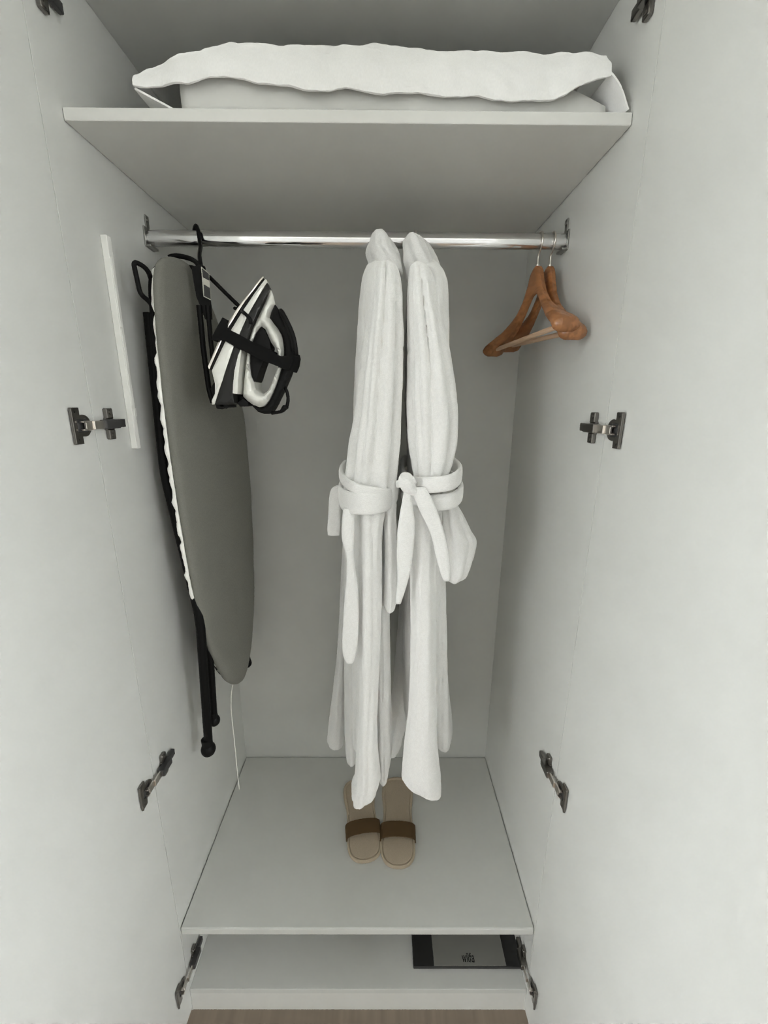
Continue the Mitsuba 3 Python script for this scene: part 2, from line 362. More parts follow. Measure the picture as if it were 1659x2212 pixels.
# turned-down right end of the case and the lower cloth
r = pchip(np.c_[right_sil[:, 0], np.full(len(right_sil), .056), right_sil[:, 1]], 24)
r[:, 0] = np.minimum(r[:, 0], .9585); r[:, 2] = np.maximum(r[:, 2], ZST + .003)
q = np.linspace(0, 1, 14)
E = np.stack([np.stack([r[:, 0] - .02 * k, .056 + .40 * k + 0 * r[:, 1], r[:, 2] + .012 * k * (r[:, 2] - ZST) / .05], 1) for k in q], 1)
part(pl, 'case_end', sheet(E, .003), 'linen', 40)
xl = np.linspace(0, 1, 60)
bx = np.interp(xl, [0, .12, 1], [xa, xa + .062, .950]); bz = np.interp(xl, [0, .12, 1], [lip_sil[0, 1] - .001, ZST + .003, ZST + .003])
Bt = np.stack([np.stack([bx + .012 * k, .060 + .40 * k + 0 * bx, bz + 0 * k], 1) for k in q], 1)
part(pl, 'case_base', sheet(Bt, .003), 'linen', 40)
# stuffed insert seen through the open end
rows = []
for x in np.linspace(xa + .058, .945, 60):
    u = (x - xa - .058) / (.945 - xa - .058)
    zz = max(ZST + .03, np.interp(x, xs, gaussian_filter1d(zl, 8)) + .032) if u < .88 else np.interp(u, [.88, 1], [ZST + .062, ZST + .03])
    th = np.arange(28) / 28 * 2 * np.pi; c, s_ = np.cos(th), np.sin(th)
    sq = .30
    hy = .19 * (1 - .0 * u); hz = (zz - ZST - .005) / 2
    yc = .0735 + hy + .014 * (fnoise(np.array([x]), np.array([.1]), np.array([.2]), 14)[0]) + .012 * max(0, (u - .85) / .15)
    e = 1.0 if .01 < u < .99 else .8
    rows.append(np.stack([0 * th + x, yc + hy * e * np.sign(c) * abs(c) ** sq, ZST + .0048 + hz + hz * e * np.sign(s_) * abs(s_) ** sq], 1))
part(pl, 'insert', rings(rows), 'pillow_cotton', 50)

# ------------------------------------------------------------------ bathrobes
def grid(x0, x1, y0, y1, z0, z1, h):
    ax = [np.arange(a, b, h) for a, b in ((x0, x1), (y0, y1), (z0, z1))]
    return ax, np.meshgrid(*ax, indexing='ij')
def column(XYZ, rows, fold=0.0, k=6, ph=0.0, slope=(0, 0), hem=.004, seed=0, twist=0.0, top=None, wig=.0):
    X, Y, Z = XYZ; zz = Z[0, 0, :]
    p = np.array(sorted(rows, key=lambda q: q[2]), float)
    from scipy.interpolate import PchipInterpolator
    keep = np.r_[True, np.diff(p[:, 2]) > 1e-4]; p = p[keep]
    zc = np.clip(zz, p[0, 2], p[-1, 2])
    cx, cy, rx, ry = (PchipInterpolator(p[:, 2], p[:, i])(zc) for i in (0, 1, 3, 4))
    dx, dy = X - cx, Y - cy
    if fold > 0:
        th = np.arctan2(dy / ry, dx / rx) + twist * (Z - p[-1, 2])
        fa = 1 - fold * (1 - np.abs(np.sin(k * th / 2 + ph + .9 * np.sin(3.1 * Z + seed)))) ** 2 - .35 * fold * (1 - np.abs(np.sin((k + 3) * th / 2 + 1.7 * ph + 1.3 + .8 * np.sin(4.7 * Z + 2 * seed)))) ** 2
        rx, ry = rx * fa, ry * fa
    k0 = np.sqrt((dx / rx) ** 2 + (dy / ry) ** 2); k1 = np.sqrt((dx / rx ** 2) ** 2 + (dy / ry ** 2) ** 2) + 1e-9
    d = k0 * (k0 - 1) / k1
    lo = p[0, 2] + slope[0] * np.clip(dx, -.06, .06) + slope[1] * np.clip(dy, -.2, .2)
    if wig: lo = lo + wig * np.sin(38 * dx + seed) + .6 * wig * np.sin(31 * dy + 2 * seed)
    d = smax(d, lo - Z, .008)
    return smax(d, Z - (p[-1, 2] if top is None else top), .012)
def smin(a, b, k):
    h = np.clip(.5 + .5 * (b - a) / k, 0, 1)
    return b + (a - b) * h - k * h * (1 - h)
def smax(a, b, k): return -smin(-a, -b, k)
def union(ds, k):
    o = ds[0]
    for d in ds[1:]: o = smin(o, d, k)
    return o
def cloth(F, ax, h, it=6, amp=.0012, seed=0):
    m = surface_nets(F, [a[0] for a in ax], h)
    cc = trimesh.graph.connected_component_labels(m.face_adjacency, node_count=len(m.faces))
    big = np.flatnonzero(np.bincount(cc) > .03 * len(cc))
    m.update_faces(np.isin(cc, big)); m.remove_unreferenced_vertices()
    taubin(m, it)
    n = m.vertex_normals; v = m.vertices
    m.vertices = v + n * ((meshkit.fbm(v * [70, 70, 25], 3, seed) - .5) * 2 * amp)[:, None]
    return m
def ribbon(path, w, th, closed=False, n=90, up=(0, 0, 1), tilt=0.0, puff=.35):
    """Soft flat belt: rounded section, height w along up, thickness th."""
    p = np.asarray(path, float)
    if not closed: p = spline(p, n)
    k = len(p)
    t = (np.roll(p, -1, 0) - np.roll(p, 1, 0)) if closed else np.gradient(p, axis=0)
    t /= np.linalg.norm(t, axis=1, keepdims=True); up = np.asarray(up, float)
    a = np.arange(16) / 16 * 2 * np.pi
    ww = np.broadcast_to(np.asarray(w, float), (k,))
    R = []
    for i in range(k):
        nrm = np.cross(t[i], up); nrm /= np.linalg.norm(nrm); hh = np.cross(nrm, t[i])
        c, s_ = np.sign(np.cos(a)) * abs(np.cos(a)) ** .6, np.sign(np.sin(a)) * abs(np.sin(a)) ** .6
        R.append(p[i] + (ww[i] / 2 * s_)[:, None] * hh + (th / 2 * c)[:, None] * nrm)
    return rings(R, closed)
def tail(rows, n=44):
    return loft(rows, 24, n, 2.6)
def band_loop(cx, cy, rx, ry, z, dz=lambda t: 0, n=80, power=2.6):
    t = np.arange(n) / n * 2 * np.pi
    c, s_ = np.cos(t), np.sin(t)
    return np.stack([cx + rx * np.sign(c) * abs(c) ** (2 / power), cy + ry * np.sign(s_) * abs(s_) ** (2 / power), z + np.array([dz(q) for q in t])], 1)

H = .0044
def tent(XYZ, yc, z0, k, ycap=.0): return (XYZ[2] - (z0 - k * np.sqrt((XYZ[1] - yc) ** 2 + .0016))) / math.sqrt(1 + k * k)

# left robe
rl = thing('bathrobe', 'left white terry bathrobe on the rail, belt wrapped flat with one end hanging', 'bathrobe', 'white bathrobes on the rail')
ax, G3 = grid(.325, .640, .022, .515, .42, 2.075, H)
torso = column(G3, [(0.533, 0.287, 2.07, 0.02, 0.1), (0.532, 0.287, 1.99, 0.038, 0.2), (0.528, 0.287, 1.9, 0.046, 0.215), (0.522, 0.285, 1.7, 0.052, 0.21), (0.516, 0.28, 1.55, 0.052, 0.2), (0.514, 0.28, 1.48, 0.05, 0.2), (0.512, 0.28, 1.4, 0.048, 0.2), (0.508, 0.285, 1.2, 0.05, 0.2), (0.502, 0.28, 1, 0.046, 0.17), (0.498, 0.28, 0.84, 0.043, 0.14), (0.494, 0.28, 0.74, 0.04, 0.13)], .10, 9, .3, (0.1, .12), wig=.006)
torso = smax(torso, tent(G3, .287, 2.066, .52), .045)
skirt = [torso,
  column(G3, [(0.5206, 0.092, 1.4914, 0.0348, 0.048), (0.5179, 0.092, 1.4323, 0.0276, 0.048), (0.516, 0.092, 1.2609, 0.0284, 0.048), (0.5121, 0.092, 1.0326, 0.0254, 0.048), (0.5073, 0.092, 0.8646, 0.0283, 0.048), (0.5081, 0.092, 0.7446, 0.0365, 0.048), (0.5018, 0.092, 0.7291, 0.0379, 0.048), (0.5003, 0.092, 0.6883, 0.037, 0.048)], .20, 5, .8, (.75, -.1), seed=1),
  column(G3, [(0.5404, 0.17, 1.3474, 0.0265, 0.055), (0.546, 0.17, 1.1551, 0.0181, 0.055), (0.5491, 0.17, 0.9434, 0.0209, 0.055), (0.552, 0.17, 0.7901, 0.0236, 0.055), (0.5524, 0.17, 0.7257, 0.0186, 0.055), (0.5487, 0.17, 0.6796, 0.0121, 0.055)], .2, 5, 2.0, (.5, 0), seed=2),
  column(G3, [(0.4918, 0.43, 1.5959, 0.0286, 0.045), (0.4624, 0.43, 1.4568, 0.0231, 0.045), (0.4393, 0.43, 1.3246, 0.0165, 0.045), (0.4243, 0.43, 1.1692, 0.0133, 0.045), (0.4135, 0.43, 0.9523, 0.0162, 0.045), (0.3997, 0.43, 0.7726, 0.0223, 0.045), (0.3854, 0.43, 0.6004, 0.0304, 0.045), (0.379, 0.43, 0.5366, 0.0308, 0.045)], .08, 5, 1.0, (-.2, 0), seed=3),
  column(G3, [(0.4793, 0.33, 1.5553, 0.0303, 0.05), (0.4581, 0.33, 1.384, 0.0249, 0.05), (0.4534, 0.33, 1.1391, 0.0221, 0.05), (0.4509, 0.33, 0.9002, 0.0254, 0.05), (0.4491, 0.33, 0.7095, 0.0256, 0.05), (0.4473, 0.33, 0.5767, 0.0201, 0.05)], .08, 5, 2.4, (.1, 0), seed=4)]
part(rl, 'robe_body', cloth(union(skirt, .006), ax, H, seed=4), 'terry', True)
ax, G3 = grid(.400, .625, .018, .185, 1.23, 2.03, .0036)
sl = column(G3, [(0.5479, 0.13, 1.9879, 0.0074, 0.012), (0.5488, 0.12, 1.9768, 0.0192, 0.03), (0.5498, 0.11, 1.9528, 0.0274, 0.048), (0.548, 0.1, 1.8838, 0.0355, 0.056), (0.5446, 0.1, 1.8322, 0.0417, 0.056), (0.5393, 0.1, 1.7607, 0.0474, 0.056), (0.5333, 0.1, 1.6861, 0.0518, 0.055), (0.5266, 0.098, 1.628, 0.0566, 0.053), (0.5211, 0.095, 1.5786, 0.0577, 0.046), (0.5161, 0.092, 1.5332, 0.0582, 0.04), (0.516, 0.092, 1.4914, 0.0589, 0.04)], .32, 7, 1.9, seed=2, wig=0)
sl = smin(sl, column(G3, [(0.5565, 0.105, 1.5044, 0.0197, 0.034), (0.56, 0.105, 1.4722, 0.0146, 0.034), (0.5623, 0.105, 1.3949, 0.0144, 0.034), (0.5637, 0.105, 1.3143, 0.0153, 0.034), (0.5631, 0.105, 1.2666, 0.0154, 0.034), (0.5623, 0.105, 1.2374, 0.0122, 0.034)], .10, 5, .3, (.2, 0)), .008)
def seam(G, d, u0, u1):
    (xa_, za_), (xb_, zb_) = u0, u1
    t_ = (G[2] - za_ - (zb_ - za_) / (xb_ - xa_) * (G[0] - xa_)) / .0035
    return d + .0022 * np.exp(-t_ * t_)
sl = seam(G3, sl, (0.5184, 1.7921), (0.5734, 1.8158))
part(rl, 'sleeve', cloth(sl, ax, .0036, 5, .0012, 7), 'terry', True)
ax, G3 = grid(.46, .62, .10, .38, 1.94, 2.115, .0036)
co = union([column(G3, [(0.5331, 0.205, 2.0583, 0.0167, 0.05), (0.5347, 0.205, 2.047, 0.0232, 0.05), (0.5342, 0.205, 2.033, 0.0288, 0.05), (0.5372, 0.205, 2.0207, 0.0329, 0.05), (0.5458, 0.205, 2.003, 0.0345, 0.05), (0.552, 0.205, 1.9814, 0.0348, 0.05)], .16, 5, 1.1, top=None, twist=9),
            column(G3, [(0.5451, 0.24, 2.0533, 0.0154, 0.05), (0.5597, 0.24, 2.0334, 0.0175, 0.05), (0.5682, 0.24, 2.0104, 0.0156, 0.05), (0.5722, 0.24, 1.9871, 0.013, 0.05)], .08, 5, .4)], .008)
part(rl, 'collar', cloth(co, ax, .0036, 5, .0015, 12), 'terry', True)
b0 = np.array([0.5163, 0.036, 1.5123])
zb = b0[2]
bl = part(rl, 'belt', ribbon(band_loop(.5100, .24, .0680, .203, zb, lambda t: .004 * math.cos(t)), .048, .011, True), 'terry', True)
part(rl, 'belt', ribbon(band_loop(.5110, .24, .0670, .200, zb + .026, lambda t: -.020 * math.cos(t) * (math.sin(t) < .3)), .022, .011, True), 'terry', True)
part(rl, 'belt_end', tail([(0.4734, 0.055, 1.4974, 0.0128, 0.007), (0.4702, 0.052, 1.4655, 0.0138, 0.008), (0.4694, 0.05, 1.435, 0.0134, 0.008), (0.4731, 0.05, 1.3873, 0.0081, 0.012), (0.4758, 0.05, 1.3272, 0.0128, 0.008), (0.4739, 0.05, 1.2592, 0.0172, 0.006), (0.4702, 0.05, 1.1886, 0.0181, 0.006), (0.468, 0.05, 1.1461, 0.0145, 0.006), (0.4687, 0.05, 1.1264, 0.0081, 0.005)]), 'terry', True)
part(rl, 'belt_loop', tail([(0.4566, 0.14, 1.5328, 0.0075, 0.012), (0.4388, 0.145, 1.5208, 0.014, 0.012), (0.4329, 0.15, 1.4987, 0.0146, 0.01), (0.4298, 0.15, 1.4594, 0.0148, 0.008), (0.4273, 0.15, 1.425, 0.0155, 0.007), (0.4263, 0.15, 1.4064, 0.0139, 0.006)]), 'terry', True)

# right robe
rr_ = thing('bathrobe', 'right white terry bathrobe on the rail, belt knotted in front above two ends', 'bathrobe', 'white bathrobes on the rail')
ax, G3 = grid(.565, .815, .022, .515, .44, 2.075, H)
torso = column(G3, [(0.632, 0.287, 2.07, 0.02, 0.1), (0.642, 0.287, 1.99, 0.042, 0.2), (0.645, 0.287, 1.9, 0.047, 0.215), (0.652, 0.285, 1.7, 0.052, 0.21), (0.658, 0.28, 1.57, 0.05, 0.2), (0.655, 0.28, 1.5, 0.047, 0.2), (0.652, 0.28, 1.4, 0.046, 0.2), (0.655, 0.285, 1.2, 0.05, 0.2), (0.66, 0.29, 1, 0.052, 0.2), (0.666, 0.3, 0.86, 0.054, 0.18), (0.668, 0.31, 0.78, 0.055, 0.16)], .10, 9, 1.3, (0.1, .12), wig=.006, seed=3)
torso = smax(torso, tent(G3, .287, 2.060, .50), .045)
skirt = [torso,
  column(G3, [(0.6315, 0.092, 1.5026, 0.0332, 0.046), (0.6337, 0.092, 1.3775, 0.0286, 0.046), (0.6384, 0.092, 1.2374, 0.0291, 0.046), (0.645, 0.092, 1.0731, 0.0332, 0.046), (0.6476, 0.092, 0.9648, 0.0382, 0.046), (0.6464, 0.092, 0.8651, 0.0446, 0.046), (0.6486, 0.092, 0.7909, 0.0515, 0.046), (0.6517, 0.092, 0.7482, 0.0551, 0.046), (0.6538, 0.092, 0.7187, 0.0542, 0.046)], .09, 4, 2.6, (-.55, -.1), seed=5),
  column(G3, [(0.6601, 0.19, 1.5083, 0.0282, 0.06), (0.672, 0.19, 1.4021, 0.0278, 0.06), (0.6875, 0.19, 1.2117, 0.023, 0.06), (0.699, 0.19, 1.046, 0.0227, 0.06), (0.7075, 0.19, 0.8976, 0.0234, 0.06), (0.7134, 0.19, 0.7877, 0.0227, 0.06)], .2, 5, .5, (.3, 0), seed=6),
  column(G3, [(0.6674, 0.42, 1.5437, 0.0307, 0.05), (0.6876, 0.42, 1.3736, 0.0283, 0.05), (0.7099, 0.42, 1.1751, 0.0272, 0.05), (0.7295, 0.42, 0.9599, 0.0261, 0.05), (0.746, 0.42, 0.7818, 0.0269, 0.05), (0.7621, 0.42, 0.611, 0.0319, 0.05), (0.7658, 0.42, 0.5437, 0.0231, 0.05)], .08, 5, 1.0, (.4, 0), seed=7),
  column(G3, [(0.6427, 0.41, 1.545, 0.0271, 0.045), (0.6292, 0.41, 1.332, 0.0262, 0.045), (0.6204, 0.41, 1.0991, 0.0222, 0.045), (0.6153, 0.41, 0.9312, 0.0252, 0.045), (0.6108, 0.41, 0.7889, 0.0298, 0.045), (0.5973, 0.41, 0.6387, 0.0339, 0.045), (0.5836, 0.41, 0.5605, 0.0327, 0.045), (0.584, 0.41, 0.5247, 0.0198, 0.045)], .09, 5, 2.4, (.2, 0), seed=8)]
part(rr_, 'robe_body', cloth(union(skirt, .006), ax, H, seed=24), 'terry', True)
ax, G3 = grid(.565, .765, .018, .185, 1.45, 2.03, .0036)
sl = column(G3, [(0.6108, 0.13, 1.9867, 0.0092, 0.012), (0.6126, 0.12, 1.9748, 0.0179, 0.03), (0.616, 0.11, 1.9532, 0.0251, 0.048), (0.6221, 0.1, 1.9011, 0.0326, 0.056), (0.6302, 0.1, 1.8501, 0.0396, 0.056), (0.6376, 0.1, 1.7974, 0.0459, 0.057), (0.6446, 0.1, 1.7338, 0.0526, 0.057), (0.6488, 0.1, 1.6868, 0.0558, 0.055), (0.6505, 0.098, 1.6337, 0.0535, 0.05), (0.6502, 0.095, 1.5894, 0.0455, 0.043), (0.648, 0.092, 1.5575, 0.0378, 0.038), (0.649, 0.092, 1.5287, 0.0381, 0.036)], .32, 7, .7, seed=5, twist=.3)
sl = seam(G3, sl, (0.6061, 1.8235), (0.6541, 1.8598))
part(rr_, 'sleeve', cloth(sl, ax, .0036, 5, .0012, 17), 'terry', True)
ax, G3 = grid(.62, .80, .07, .22, 1.28, 1.55, .0036)
cuff = column(G3, [(0.6817, 0.135, 1.5221, 0.0229, 0.04), (0.6908, 0.135, 1.4981, 0.0203, 0.04), (0.7041, 0.135, 1.465, 0.027, 0.04), (0.7164, 0.135, 1.4255, 0.0355, 0.04), (0.7254, 0.135, 1.3991, 0.0412, 0.04), (0.7262, 0.135, 1.3735, 0.0387, 0.04), (0.7239, 0.135, 1.3439, 0.034, 0.04), (0.7204, 0.135, 1.3139, 0.0281, 0.04), (0.7103, 0.135, 1.3017, 0.013, 0.04)], .2, 5, .2, (0, 0))
part(rr_, 'cuff', cloth(cuff, ax, .0036, 4, .0010, 31), 'terry', True)
ax, G3 = grid(.57, .72, .10, .38, 1.94, 2.105, .0036)
co = union([column(G3, [(0.6018, 0.205, 2.0527, 0.0193, 0.05), (0.6065, 0.205, 2.0414, 0.0238, 0.05), (0.6123, 0.205, 2.0265, 0.0274, 0.05), (0.6168, 0.205, 2.0097, 0.0325, 0.05), (0.6218, 0.205, 1.9918, 0.0342, 0.05), (0.6254, 0.205, 1.9692, 0.0344, 0.05)], .14, 5, .1, twist=9),
            column(G3, [(0.6233, 0.27, 2.0618, 0.0106, 0.06), (0.6354, 0.27, 2.0451, 0.017, 0.06), (0.6478, 0.27, 2.0224, 0.0203, 0.06), (0.6579, 0.27, 1.9956, 0.022, 0.06), (0.6642, 0.27, 1.9566, 0.0217, 0.06)], .06, 5, .4)], .008)
part(rr_, 'collar', cloth(co, ax, .0036, 5, .0015, 42), 'terry', True)
zk = 1.5539
part(rr_, 'belt', ribbon(band_loop(.6580, .235, .0640, .200, zk, lambda t: .012 * math.cos(t) * (math.sin(t) < .2)), .034, .012, True), 'terry', True)
part(rr_, 'belt', ribbon(band_loop(.6615, .24, .0680, .190, zk - .042, lambda t: .010 * math.cos(t)), .036, .011, True), 'terry', True)
part(rr_, 'belt_knot', loft([(0.5912, 0.045, 1.5751, 0.0086, 0.01), (0.5909, 0.036, 1.569, 0.0141, 0.016), (0.5919, 0.034, 1.5579, 0.017, 0.018), (0.5979, 0.034, 1.5445, 0.0171, 0.016), (0.6069, 0.036, 1.5325, 0.0124, 0.01)], 22, 24), 'terry', True)
part(rr_, 'belt_strap', ribbon([(0.6085, 0.03, 1.5645), (0.5936, 0.03, 1.5577), (0.5826, 0.036, 1.5546), (0.578, 0.06, 1.549)], .016, .010, n=30), 'terry', True)
part(rr_, 'belt_end', tail([(0.594, 0.034, 1.5483, 0.0057, 0.007), (0.5936, 0.032, 1.5167, 0.0105, 0.007), (0.5937, 0.03, 1.4826, 0.0159, 0.006), (0.5929, 0.03, 1.4524, 0.0184, 0.006), (0.5917, 0.03, 1.4113, 0.0177, 0.006), (0.5901, 0.03, 1.3692, 0.0144, 0.006), (0.5871, 0.03, 1.3369, 0.011, 0.006), (0.5826, 0.03, 1.3095, 0.0081, 0.006), (0.5788, 0.03, 1.2895, 0.0061, 0.005)]), 'terry', True)
part(rr_, 'belt_end', tail([(0.6158, 0.034, 1.5484, 0.0142, 0.007), (0.6255, 0.03, 1.5271, 0.018, 0.007), (0.6365, 0.028, 1.5032, 0.0181, 0.006), (0.65, 0.028, 1.4735, 0.0163, 0.006), (0.6609, 0.028, 1.4433, 0.0146, 0.006), (0.6696, 0.028, 1.4072, 0.0142, 0.006), (0.6764, 0.028, 1.3758, 0.0119, 0.006), (0.6803, 0.028, 1.3544, 0.009, 0.006), (0.6823, 0.028, 1.3448, 0.0055, 0.005)]), 'terry', True)
part(rr_, 'tag_loop', tube([(0.6727, 0.13, 1.2197), (0.6751, 0.125, 1.2009), (0.6789, 0.125, 1.192), (0.6769, 0.13, 1.1994)], .0018, 16, 8), 'linen', True)

# hooks of the two robe hangers (the rest is inside the robes)
def hook_mesh(x, zend, r=.0019, lean=0.0):
    R = .0200; zc = RZc + .0165 + r + .0003 - R
    arc = [(x, RYc + R * math.sin(t), zc + R * math.cos(t)) for t in np.radians(np.linspace(110, -120, 20))]
    low = [(x + .3 * lean, RYc - .010, zc - .019), (x + .6 * lean, RYc - .001, zc - .028), (x + lean, RYc, zc - .040), (x + lean, RYc, zend)]
    return tube(arc + low, r, 60, 8)
for x, lab in ((0.5355, 'thin wire hook of the hanger inside the left bathrobe'), (0.6153, 'thin wire hook of the hanger inside the right bathrobe')):
    hk = thing('robe_hanger', lab, 'coat hanger', 'hangers under the bathrobes')
    part(hk, 'hook', hook_mesh(x, 2.035), 'bright_steel', True)

# ------------------------------------------------------------------ wooden coat hangers
def wooden_hanger(xn, rot, label, bend, tilt=0.0):
    t = thing('coat_hanger', label, 'coat hanger', 'empty wooden hangers on the rail')
    ztop = 2.026
    half = np.array([(0, 0), (.010, -.002), (.022, -.012), (.033, -.035), (.050, -.064), (.080, -.092), (.120, -.116), (.165, -.134), (.196, -.145), (.206, -.152), (.209, -.162), (.206, -.172), (.198, -.177),
                     (.186, -.175), (.165, -.160), (.125, -.146), (.085, -.126), (.055, -.102), (.034, -.078), (.016, -.062), (0, -.058)])
    out = np.vstack([half, (half * [-1, 1])[::-1][1:-1]])
    cs = m3.CrossSection([out[::-1]])
    if cs.area() < 0: cs = m3.CrossSection([out])
    lays = [cs.offset(-.004, m3.JoinType.Round, 2, 16), cs]
    body = m3.Manifold.extrude(cs, 2.0, 6).translate((0, 0, -1)).refine_to_length(.007)
    import shapely
    edge = shapely.union_all([shapely.Polygon(c_).exterior for c_ in cs.to_polygons()])
    def warp(v):
        v = np.asarray(v); s_, h, k = v[:, 0], v[:, 1], v[:, 2]
        dd = np.clip(shapely.distance(shapely.points(s_, h), edge) / .012, 0, 1)
        a = np.clip(abs(s_) / .205, 0, 1)
        th = .0095 + .0195 * np.clip((a - .30) / .55, 0, 1) ** 1.2
        th = th * (.45 + .55 * np.sqrt(1 - (1 - dd) ** 2))
        off = -bend * a ** 2                   # swept forward
        return np.stack([off + th * k * (1 - .0 * a), s_, h], 1)
    m = tm(body); m.vertices = warp(m.vertices)
    taubin(m, 6)
    M = T_np(rot, (xn, RYc, ztop)) @ trimesh.transformations.rotation_matrix(math.radians(tilt), [1, 0, 0])
    m.apply_transform(M)
    if m.volume < 0: m.invert()
    part(t, 'wooden_body', m, 'hanger_wood', 45)
    br = tube([(-bend * (a / .205) ** 2 + .001, a, -.163 - .0 * a) for a in (-.19, -.19 + .002)] and [(-bend * .80, -.188, -.160), (-bend * .80, .188, -.160)], .0055, smooth=False, seg=14)
    br.apply_transform(M); part(t, 'trouser_bar', br, 'bar_wood', True)
    hx = xn
    part(t, 'hook', hook_mesh(hx, ztop - .004, .0021), 'bright_steel', True)
    fe = cyl((xn, RYc, ztop - .002), (xn, RYc, ztop + .003), .0042, 16)
    part(t, 'ferrule', fe, 'bright_steel', 30)
def T_np(deg, loc):
    M = trimesh.transformations.rotation_matrix(math.radians(deg), [0, 0, 1]); M[:3, 3] = loc
    return M
wooden_hanger(.9035, 6.5, 'empty wooden coat hanger on the rail, the one farther from the right panel', .024, -1.0)
wooden_hanger(.9325, 2.0, 'empty wooden coat hanger on the rail, the one nearest the right panel', .016, 3.0)

# ------------------------------------------------------------------ ironing board
bo = thing('ironing_board', 'folded ironing board with grey cover hanging upright along the left panel', 'ironing board')
outl = np.array([(-0.002, 1.9667), (-0.0053, 1.9366), (-0.0094, 1.8671), (-0.0129, 1.7771), (-0.0137, 1.6827), (-0.0131, 1.5829), (-0.0092, 1.4762), (-0.0031, 1.373), (0.0065, 1.2485), (0.0231, 1.1363), (0.0461, 1.0531), (0.0774, 0.9731), (0.1059, 0.9262), (0.1346, 0.8966), (0.1701, 0.8796), (0.201, 0.8918), (0.2335, 0.9447), (0.2673, 1.0402), (0.2897, 1.1423), (0.3051, 1.2771), (0.3137, 1.4241), (0.3164, 1.5652), (0.3093, 1.6731), (0.2851, 1.7619), (0.2559, 1.8318), (0.2224, 1.8953), (0.1855, 1.9522), (0.1557, 1.9953), (0.1291, 2.013), (0.0925, 2.018), (0.0537, 2.0125), (0.0265, 2.0034), (0.0089, 1.9889)])
def smooth_closed(p, n, sig):
    q = np.vstack([p, p[:1]]); t = np.r_[0, np.cumsum(np.linalg.norm(np.diff(q, axis=0), axis=1))]
    u = np.linspace(0, t[-1], n, endpoint=False)
    r_ = np.stack([np.interp(u, t, q[:, i]) for i in (0, 1)], 1)
    return gaussian_filter1d(r_, sig, axis=0, mode='wrap')
outl = smooth_closed(outl, 260, 3.0)
BD = np.array([0.1716, 0.9852, 0]); BN = np.array([BD[1], -BD[0], 0]); BO = np.array([.078, .13, 0])
def bw(s_, z, n): return BO + np.multiply.outer(s_, BD) + np.multiply.outer(z, [0, 0, 1.0]) + np.multiply.outer(n, BN)
cen = outl.mean(0)
def inset(p, d):
    t = np.roll(p, -1, 0) - np.roll(p, 1, 0); t /= np.linalg.norm(t, axis=1, keepdims=True)
    n = np.stack([-t[:, 1], t[:, 0]], 1)
    if ((cen - p) * n).sum() < 0: n = -n
    return p + n * d
R = []
for d, n in ((.10, -.004), (.05, -.004), (.02, -.004), (.006, -.0035), (.0015, -.0005), (0, .004), (.001, .009), (.004, .0125), (.010, .0155), (.022, .0175), (.045, .0185), (.075, .019), (.105, .019)):
    q = inset(outl, min(d, .028)) if d <= .03 else cen + (inset(outl, .028) - cen) * np.array([max(.03, 1 - (d - .028) / .1), 1 - (d - .028) * .9])
    R.append(bw(q[:, 0], q[:, 1], np.full(len(q), n)))
m = rings(R)
n_ = m.vertex_normals
m.vertices = m.vertices + n_ * ((meshkit.fbm(m.vertices * [20, 20, 9], 3, 5) - .5) * .004)[:, None]
part(bo, 'cover', m, 'board_cover', True, label='grey padded cover')
th = np.arange(len(outl)) / len(outl) * 2 * np.pi
wv = .0022 * np.sin(41 * th) + .0018 * np.sin(67 * th + 1) + .0012 * np.sin(97 * th + 2)
R = []
for d, n in ((-.001, -.0005), (-.0030, -.004), (-.002, -.009), (.006, -.0125), (.02, -.013), (.03, -.011), (.02, -.009), (.008, -.006), (.002, -.002)):
    hid = np.clip((outl[:, 1] - 1.74) / .12, 0, 1); hid = hid * hid * (3 - 2 * hid); hid = np.where(outl[:, 1] > 2.02, hid * .3, hid)
    low = np.clip((1.28 - outl[:, 1]) / .15, 0, 1); hid = np.maximum(hid, low)
    q = inset(outl, d) + 0; q = q + (inset(outl, d + .010) - q) * hid[:, None]; w_ = wv if n < -.003 and d < .01 else 0 * wv
    R.append(bw(q[:, 0], q[:, 1], n + w_ * .9))
m = rings(R, True)
if m.volume < 0: m.invert()
part(bo, 'cover_hem', m, 'board_lining', True, label='white elasticated hem')
R = []
for d, n in ((.028, -.0225), (.016, -.0225), (.014, -.020), (.014, -.0155), (.016, -.0138), (.028, -.0138)):
    q = inset(outl, d); R.append(bw(q[:, 0], q[:, 1], np.full(len(q), n)))
m = rings(R)
part(bo, 'metal_top', m, 'black_metal', 40, label='black metal top behind the cover')
lf = np.array([(0.065, 0.15, 0.8074), (0.0821, 0.15, 1.171)]); 
leg = lambda pts, r, lab=None: part(bo, 'leg', bent(pts, r, 14), 'black_metal', True)
leg([(0.0637, 0.152, 0.8023), (0.0737, 0.15, 1.0004), (0.0833, 0.148, 1.1852)] + [(.036, .16, 1.55), (.030, .19, 1.9)], .0115)
leg([(0.0718, 0.185, 0.8607), (0.0799, 0.182, 1.02), (0.0847, 0.178, 1.1482)] + [(.052, .20, 1.5), (.040, .25, 1.85)], .0095)
leg([(0.0823, 0.462, 0.8366), (.060, .42, 1.05), (.040, .38, 1.55), (.034, .30, 1.9)], .009)
def foot(c, r, lab=None): part(bo, 'foot_cap', cat(ball(c, r, (1, 1, 1.08)), cyl(np.array(c) + (0, 0, r * .5), np.array(c) + (-.002, 0, r * 1.75), r * .74, 20)), 'black_plastic', 50)
foot((0.0611, 0.152, 0.7773), .0195)
foot((0.0714, 0.185, 0.8436), .0155)
foot((0.0742, 0.462, 0.8365), .0165)
